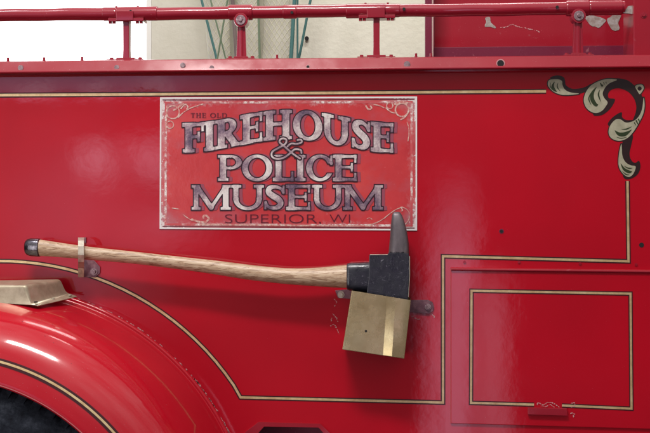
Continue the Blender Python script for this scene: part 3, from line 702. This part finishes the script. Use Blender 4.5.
darkp = [
 [(550, 77.8), (557.3, 75.4), (563.5, 77.3), (565, 81), (565.8, 85), (571.2, 88.6), (579.2, 88.6), (586, 86.7), (591, 84), (588, 90), (583, 92.6), (577, 94), (568, 93), (562, 88), (561, 82), (556, 79.5)],
 [(613, 79), (624.6, 79.4), (631.5, 83), (637, 89), (641, 94), (643.4, 100), (643.2, 106), (641, 113), (637.5, 119), (633, 120.5), (635.6, 113), (636.3, 106), (634, 98.4), (628, 91.6), (619, 88.2), (611.5, 89.6), (608, 93.8), (609, 98.2), (614.8, 99.2), (613, 104.4), (608.8, 110), (602, 114.8), (594, 115.4), (594, 110), (604, 100), (603, 88)],
 [(621.3, 112.3), (613, 117.2), (607.8, 124), (612, 127), (617, 120.5), (621, 119.2), (628, 123), (636, 120), (632, 120), (626, 120), (622, 117)],
 [(624, 139), (632.6, 135), (631, 145.7), (629.4, 153.8), (631.3, 160.2), (635, 163), (639, 161), (640.4, 166.8), (637.8, 174), (631, 178.6), (624, 178), (622, 168), (621, 155), (622, 146)]]
darkp = [[tuple(p) for p in catmull(q, True, 5)] for q in darkp]
tear = [tuple(p) for p in catmull([(635.2, 86.6), (637.6, 84.9), (642, 84.7), (643.9, 87.6), (642.6, 90.8), (639.7, 94.2), (637.2, 90.6)], True, 5)]
def mn_(l):
    r = l[0]
    for q in l[1:]: r = np.minimum(r, q)
    return r
bbs = (543, 71, 650, 185)
ornament_back = sdf_mesh('scrollwork', lambda x, y: mn_([s_poly(x, y, q)-.95 for q in cream]+[s_poly(x, y, q)-.1 for q in darkp]+[s_poly(x, y, tear)-.95]), bbs, .4, -.0006, M['scrollblack'], truck)
sdf_mesh('leaf_fill', lambda x, y: mn_([s_poly(x, y, q) for q in cream]+[np.maximum(s_poly(x, y, tear), 2.1-np.hypot(x-639.6, y-88.6))]), bbs, .4, -.0011, M['leaf'], ornament_back)
def shade(x, y):
    L = lambda pts, r: (lambda c: s_line(x, y, [(p[0], p[1]) for p in c], [p[2] for p in c]))(catmull([(*p, q) for p, q in zip(pts, r)], False, 5))
    return mn_([L([(554.5, 81.8), (552.7, 86), (554, 89.5), (557, 91.8)], [.2, 1.2, 1.3, .2]), L([(558.2, 82.5), (557.3, 87), (560.5, 91.5)], [.1, .5, .1]), L([(551, 82), (550.2, 86), (552.5, 90)], [.1, .4, .1]),
        L([(596.5, 87), (592.5, 93), (592.3, 99.5), (595.8, 104.8), (598, 104.4)], [.2, 1.5, 2.0, 1.6, .2]), L([(599.6, 90), (598.5, 95), (600.8, 101.5)], [.15, .8, .2]), L([(590.6, 93), (588.8, 99), (591.5, 105.5)], [.1, .6, .1]),
        L([(600.6, 83.4), (602, 86), (603, 84.6)], [.6, .8, .3]), L([(603.6, 82.6), (604.6, 84.8)], [.5, .2]), L([(606, 82.2), (606.4, 83.6)], [.45, .2]),
        L([(615, 130.6), (619, 134), (625, 134), (631.5, 129.8)], [.3, 1.7, 1.9, .2]), L([(621, 129.2), (626.5, 129), (632, 126.4)], [.1, .6, .1]), L([(616, 136.8), (621, 138.2), (627, 137)], [.1, .4, .1]),
        L([(636.3, 120.8), (638, 124.2)], [.8, .4]), L([(638.4, 119.2), (640, 122.2)], [.7, .3]), L([(634.4, 122.8), (636, 125.2)], [.6, .2]),
        L([(620.8, 163.5), (624, 169), (629, 171.8), (632, 171.4)], [.2, 1.2, 1.4, .2]), L([(624, 166), (628.5, 168.2), (632.8, 168)], [.1, .6, .1]), L([(622, 171), (626, 174.3), (630, 174.8)], [.1, .5, .1])])
sdf_mesh('leaf_shading', shade, bbs, .35, -.0016, M['leafgreen'], ornament_back)

# --- brass axe sheath bolted to the body
sy = -.092
TL, TR, BR_, BL = (351.7, 290.6), (410.9, 300.2), (404.3, 358.7), (342.3, 349.5)
def lp(a, b_, t_): return (a[0]+(b_[0]-a[0])*t_, a[1]+(b_[1]-a[1])*t_)
cols = [(0, .001), (.3, -.0008), (.60, 0), (.745, -.0052), (1, -.0012)]; colb = [(0, .001), (.32, -.0008), (.655, 0), (.80, -.0050), (1, -.0012)]
top = [(lp(TL, TR, t_), o_) for t_, o_ in cols]; bot = [(lp(BL, BR_, t_), o_) for t_, o_ in colb]
def rc(pts_): return [P(p[0], p[1], sy+o_) for p, o_ in pts_]
ft, fb = rc(top), rc(bot); by = -.006
bt_ = [(v[0], by, v[2]) for v in ft]; bb_ = [(v[0], by, v[2]) for v in fb]
nq = len(ft); mb = MB(); fcs = []
for q in range(nq-1): fcs += [(q, q+1, nq+q+1, nq+q), (nq+q, 3*nq+q, 3*nq+q+1, nq+q+1), (2*nq+q, 2*nq+q+1, 3*nq+q+1, 3*nq+q)]
fcs += [(0, nq, 3*nq, 2*nq), (nq-1, 3*nq-1, 4*nq-1, 2*nq-1)]; mb.faces(ft+fb+bt_+bb_, fcs)
sheath = mb.build('axe_sheath', M['brass'], truck, .0013, 7)
sk = sheath.modifiers.new('thickness', 'SOLIDIFY'); sk.thickness = .0022; sk.offset = -1; wn(sheath)
mb = MB(); mb.cyl(P(366, 331, sy+.0004), 1.2*U, .0014, seg=14); mb.build('rivet_hole', M['black'], sheath)
mb = MB(); mb.prism([(404, 300), (428, 299.8), (432.5, 302), (434, 306.5), (432.5, 311.5), (428.5, 313.6), (404, 311.2)], -.0045, -.0003); mb.build('mounting_tab', M['plate'], sheath, .0008)
mb = MB(); mb.bolt(428, 307, -.0045, 2.2, .006); mb.build('bolt', M['bolt'], sheath)
mb = MB(); mb.prism([(335, 290.5), (352, 289), (352, 299), (338, 298)], -.0045, -.0003); mb.build('mounting_tab', M['plate'], sheath, .0008)
mb = MB(); mb.bolt(341, 294.5, -.0045, 2.4, .007); mb.build('bolt', M['clipmetal'], sheath)
mb = MB()
for pl in ([(334, 299), (336.5, 302), (334.5, 306)], [(333, 314), (336, 317.5), (338, 322)], [(330, 326), (334, 324.5), (337.5, 330), (339, 334)], [(332, 317), (331, 321)], [(412, 316), (416, 318.5), (421, 319)], [(432, 314), (434.5, 317)]):
    mb = MB(); flakes(mb, pl, 1.1, -.0006); flat_fix(mb.build('scratched_paint', M['chip'], truck))['kind'] = 'stuff'

# --- handle clip
mb = MB(); 
mb.loft([[P(78+q*5.9, y_, Y_) for q in (0, 1)]+[(P(78+q*5.9, y_, Y_)[0], Y_+tk_, P(78, y_, Y_)[2]) for q in (1, 0)] for y_, Y_, tk_ in ((277.3, -.012, .003), (268, -.028, .003), (262, -.072, .003), (255, -.0795, .003), (246, -.0785, .003), (240.5, -.066, .003), (238, -.05, .003), (237.4, -.004, .003))])
clip = mb.build('axe_clip', M['clipmetal'], truck, .0005)
mb = MB(); mb.prism([(82, 259.5), (94, 260.5), (100, 267), (100, 273), (95, 277.5), (82, 277)], -.0045, -.0003); mb.build('mounting_tab', M['plate'], clip, .0007); mb = MB(); mb.prism([(78, 237.4), (86, 237.4), (86, 243), (78, 242)], -.005, -.0003); mb.build('mounting_tab', M['plate'], clip, .0007)
mb = MB(); mb.bolt(94, 271.7, -.0045, 2.5, .007); mb.build('bolt', M['bolt'], clip)

# ================================================================ AXE
AY = -.052
ac = P(235, 270, AY)
axe = root('fire_axe', 'pick head fire axe with pale wooden handle held level in brass sheath and clip', 'axe', ac)
up_ = [(38, 239.2), (60, 242.6), (83, 245.9), (110, 249), (138, 252), (165, 255), (190, 257.8), (215, 260.4), (247, 264.4), (279, 267.7), (300, 268.3), (318, 267.6), (333, 266.2), (349, 264.6)]
lo_ = [(38, 255.8), (60, 257.2), (83, 259.2), (110, 261.6), (138, 264.2), (165, 267.6), (190, 270.8), (215, 274.4), (247, 279.6), (279, 283.4), (300, 285.2), (318, 286.4), (333, 287.4), (349, 288.2)]
uu = catmull(up_, False, 4); ll = catmull(lo_, False, 4)
rings = []
for a, b_ in zip(uu, ll):
    pa, pb = Vector(P(*a, AY)), Vector(P(*b_, AY)); c = (pa+pb)/2; h = (pa-pb)/2; dpt = h.length*.86
    rings.append([tuple(c+h*math.cos(q)+Vector((0, -dpt, 0))*math.sin(q)) for q in [2*PI*k/28 for k in range(28)]])
mb = MB(); mb.loft(rings); mb.build('handle', M['wood'], axe, 0, 50)
mb = MB(); rr = []
for x_, a, b_ in ((25.5, 243, 251.5), (26, 240.4, 253.8), (27.5, 239, 255.3), (31, 238.2, 256.4), (39.6, 238.4, 256.8), (40.2, 239.2, 256)):
    pa, pb = Vector(P(x_, a, AY)), Vector(P(x_, b_, AY)); c = (pa+pb)/2; h = (pa-pb)/2; dpt = h.length*.9
    rr.append([tuple(c+h*math.cos(q)+Vector((0, -dpt, 0))*math.sin(q)) for q in [2*PI*k/32 for k in range(32)]])
mb.loft(rr); mb.build('end_cap', M['capmetal'], axe, 0, 40)
# head: collar, eye block, blade hidden in sheath; pick as sub-part
mb = MB(); rr = []
for x_, a, b_, dd in ((347, 263.4, 289.4, .024), (350, 262.6, 290.5, .026), (360, 262.3, 291.5, .026), (372, 261.8, 292.5, .025)):
    pa, pb = Vector(P(x_, a, AY)), Vector(P(x_, b_, AY)); c = (pa+pb)/2; h = (pa-pb)/2
    ring = []
    for q in [2*PI*k/32 for k in range(32)]:
        cc, ss = math.cos(q), math.sin(q); e_ = .55; ring.append(tuple(c+h*math.copysign(abs(cc)**e_, cc)+Vector((0, -dd, 0))*math.copysign(abs(ss)**e_, ss)))
    rr.append(ring)
mb.loft(rr)
mb.prism([(369.3, 254.6), (388, 254.4), (388.2, 252.8), (409, 253.6), (409.3, 275), (408, 300), (409, 318), (399, 345), (362, 342), (357, 318), (366, 300), (368.8, 278)], AY-.027, AY+.026)
head = mb.build('axe_head', M['axeblack'], axe, .0022, 45)
mb = MB(); rr = []
for y_, a, b_, dd in ((254.5, 388.4, 409.2, .0235), (243, 389.4, 408.9, .0215), (231, 390.4, 407, .018), (222, 391.2, 404.6, .014), (215.5, 391.9, 402.2, .011), (212.8, 392.8, 400.6, .008), (211.8, 394.5, 399.2, .004)):
    pa, pb = Vector(P(a, y_, AY)), Vector(P(b_, y_, AY)); c = (pa+pb)/2; h = (pb-pa)/2
    rr.append([tuple(c+h*math.copysign(abs(math.cos(q))**.6, math.cos(q))+Vector((0, -dd, 0))*math.copysign(abs(math.sin(q))**.6, math.sin(q))) for q in [2*PI*k/28+PI/28 for k in range(28)]])
mb.loft(rr); mb.build('pick', M['steel'], head, 0, 50)
mb = MB(); mb.tube([P(409.6, 256, AY-.024), P(409.7, 275, AY-.0245), P(408.4, 297, AY-.0245)], .0009, 8); mb.build('pale_edge', M['clipmetal'], head)  # thin pale line along the edge of the head
mb = MB(); mb.tube([P(370, 254.9, AY-.026), P(387.5, 254.8, AY-.026)], .0009, 8); mb.build('pale_edge', M['clipmetal'], head)

# ================================================================ BACKGROUND
WY = 1.7
x0w = X(151.5, WY); zlo = .35; zhi = Z(-140, WY)
def struct(o): o['kind'] = 'structure'; return o
mb = MB(); mb.box(x0w, X(900, WY), WY, WY+.15, zlo, zhi); mb.box(X(-420, WY), x0w, WY, WY+.15, zlo, CZ-.15); struct(mb.build('wall', M['wall'], None))
win = root('window', 'tall daylit window blown out white behind the rail', 'window', (X(20, WY), WY, CZ-.15))
mb = MB(); mb.box(X(-420, WY), x0w-.004, WY+.06, WY+.065, CZ-.15, zhi); mb.build('pane', M['pane'], win)
mb = MB(); mb.box(x0w-.02, x0w-.0005, WY-.002, WY+.059, CZ-.149, zhi-.001); mb.build('jamb', M['jamb'], win, .002)
HY = 1.55
for i, (x0_, x1_, lab) in enumerate(((206, 230, 'pale woven hose hanging behind the left knuckle post, crossed by thin ropes'), (236, 258, 'pale woven hose hanging between the two others, just right of the knuckle post'), (262, 289, 'pale woven hose with diamond netting hanging beside the thick teal ropes'))):
    xm = (X(x0_, HY)+X(x1_, HY))/2; r_ = (X(x1_, HY)-X(x0_, HY))/2; mb = MB()
    zz = [Z(-130, HY)+(CZ-.1-Z(-130, HY))*k/24 for k in range(25)]
    mb.tube([(xm+.006*math.sin(k*.6+i), HY, z) for k, z in enumerate(zz)], [r_*(1+.04*math.sin(k*.9+i*2)) for k in range(25)], 24, (0, 1, 0), .45)
    o_ = mb.build('hanging_hose', M['hose'], None); o_['label'] = lab; o_['category'] = 'hose'; o_['group'] = 'hoses hanging on the back wall'
def cord(pts, r, m, lab, Y=1.40):
    a, b_ = pts; d0 = ((b_[0]-a[0])/(b_[1]-a[1]))
    q = [(a[0]+d0*(y_-a[1]), y_) for y_ in (-120, -60, 0, 30, 60, 110)]
    q = [(x_+.5*math.sin(k*2.1), y_) for k, (x_, y_) in enumerate(q)]
    mb = MB(); mb.tube([P(x_, y_, Y) for x_, y_ in [tuple(v) for v in catmull(q, False, 5)]], r*U*(Y+D)/D, 10)
    o_ = mb.build('rope', m, None); o_['label'] = lab; o_['category'] = 'rope'; o_['group'] = 'ropes hanging by the hoses'
cord([(202, 0), (216, 58)], 1.3, M['teal'], 'leftmost teal rope slanting down to the right behind the rail')
cord([(228, 0), (217, 58)], .9, M['green'], 'thin olive rope slanting down to the left of the knuckle post', 1.36)
cord([(211, 0), (225, 58)], .8, M['green'], 'thin olive rope crossing another just left of the knuckle post', 1.43)
cord([(233, 0), (236, 58)], 2.0, M['gapshade'], 'dark taupe band painted as the shadow gap behind the left knuckle post', 1.44)  # dark upright band stands in for the shadow between hoses
cord([(258.6, 0), (259.2, 58)], 1.1, M['green'], 'single upright green rope between two pale hoses', 1.38)
cord([(295, 0), (290.5, 58)], 2.0, M['teal'], 'thickest teal rope at the right edge of the netted hose', 1.36)
cord([(298, 0), (297, 58)], 1.0, M['teal'], 'thin upright teal rope right beside the thickest one', 1.42)
cord([(311, 0), (298.5, 58)], 1.3, M['teal'], 'rightmost teal rope slanting down to the left against the wall', 1.47)
cc = P(307, 39, WY); mb = MB(); mb.cyl(cc, .006, .012, seg=12); mb.cyl((cc[0], cc[1]-.012, cc[2]), .0085, .003, seg=12); o_ = mb.build('wall_hook', M['black'], None, .001); o_['label'] = 'small dark peg on the cream wall right of the ropes'; o_['category'] = 'peg'

# ================================================================ LIGHT
def area(name, loc, target, sx, sy, power, col):
    l = bpy.data.lights.new(name, 'AREA'); l.shape = 'RECTANGLE'; l.size = sx; l.size_y = sy; l.energy = power; l.color = col
    o = bpy.data.objects.new(name, l); COL.objects.link(o); o.location = loc
    o.rotation_euler = (Vector(target)-Vector(loc)).to_track_quat('-Z', 'Y').to_euler(); return o
area('ceiling_lamp', (-.42, -1.75, 3.75), (.1, 0, 1.2), 1.0, .28, 80, (1, .97, .94))
area('ceiling_lamp_far', (-1.42, -.75, 3.4), (-.7, -.3, 1.0),   .22, .22, 8, (.97, .97, 1))
area('ceiling_lamp_back', (.3, .75, 3.4), (.2, 1.7, 1.4), 1.2, .3, 26, (1, .98, .94))

w = bpy.data.worlds.new('World'); S.world = w; w.use_nodes = True
nt = w.node_tree; nt.nodes.clear()
class W_(N):
    def __init__(s): s.t = nt; s.b = None; s.co = None
    def coord(s):
        if not s.co: s.co = s.new('ShaderNodeTexCoord').outputs['Generated']
        return s.co
n = W_(); o = n.xyz()
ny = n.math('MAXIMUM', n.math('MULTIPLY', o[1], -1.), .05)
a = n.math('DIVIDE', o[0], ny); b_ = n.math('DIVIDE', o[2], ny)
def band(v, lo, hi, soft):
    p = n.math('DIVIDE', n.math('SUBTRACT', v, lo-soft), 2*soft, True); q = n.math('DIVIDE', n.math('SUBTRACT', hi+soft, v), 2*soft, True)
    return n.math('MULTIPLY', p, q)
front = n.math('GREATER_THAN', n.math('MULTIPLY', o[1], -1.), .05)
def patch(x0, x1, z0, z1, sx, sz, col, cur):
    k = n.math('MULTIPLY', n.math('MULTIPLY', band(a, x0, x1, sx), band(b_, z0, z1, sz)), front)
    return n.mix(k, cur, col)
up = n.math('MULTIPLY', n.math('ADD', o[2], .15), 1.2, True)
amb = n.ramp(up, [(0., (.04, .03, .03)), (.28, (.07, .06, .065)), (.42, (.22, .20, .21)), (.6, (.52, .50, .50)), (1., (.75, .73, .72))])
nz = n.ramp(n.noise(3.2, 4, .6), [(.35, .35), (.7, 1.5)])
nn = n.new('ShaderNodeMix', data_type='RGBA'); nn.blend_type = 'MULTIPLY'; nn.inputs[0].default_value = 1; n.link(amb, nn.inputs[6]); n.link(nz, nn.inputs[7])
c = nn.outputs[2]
c = patch(-.36, -.245, -.10, .06, .05, .05, (.75, .62, .85), c)         # pale glow added to the surroundings, reflected in the left panel
c = patch(-.70, -.42, -.5, .4, .02, .1, (3.4, 3.3, 3.2), c)            # bright patch added for the streak on the sheath's facet
c = patch(-.45, -.16, .110, .17, .06, .004, (1.0, .80, 1.35), c)       # mauve band and spots added to reflect under the ledge
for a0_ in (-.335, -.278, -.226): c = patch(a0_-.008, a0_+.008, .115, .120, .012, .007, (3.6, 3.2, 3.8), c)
c = patch(-.295, -.262, .035, .066, .014, .014, (2.6, 2.3, 2.9), c)     # bright spots added to reflect in the upper left paint
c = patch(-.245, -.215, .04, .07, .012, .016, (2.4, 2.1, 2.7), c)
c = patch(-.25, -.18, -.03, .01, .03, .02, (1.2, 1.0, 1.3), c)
c = patch(.030, .056, -.40, .0, .020, .05, (3.2, 2.5, 3.5), c)         # upright bright patches added for streaks on panel and door
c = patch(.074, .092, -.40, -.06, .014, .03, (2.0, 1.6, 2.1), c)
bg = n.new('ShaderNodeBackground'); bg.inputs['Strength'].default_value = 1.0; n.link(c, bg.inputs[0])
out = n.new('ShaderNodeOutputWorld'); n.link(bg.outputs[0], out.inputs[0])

S.view_settings.view_transform = 'Standard'; S.view_settings.look = 'None'; S.view_settings.gamma = 1; S.view_settings.exposure = 0
S.render.engine = 'CYCLES'
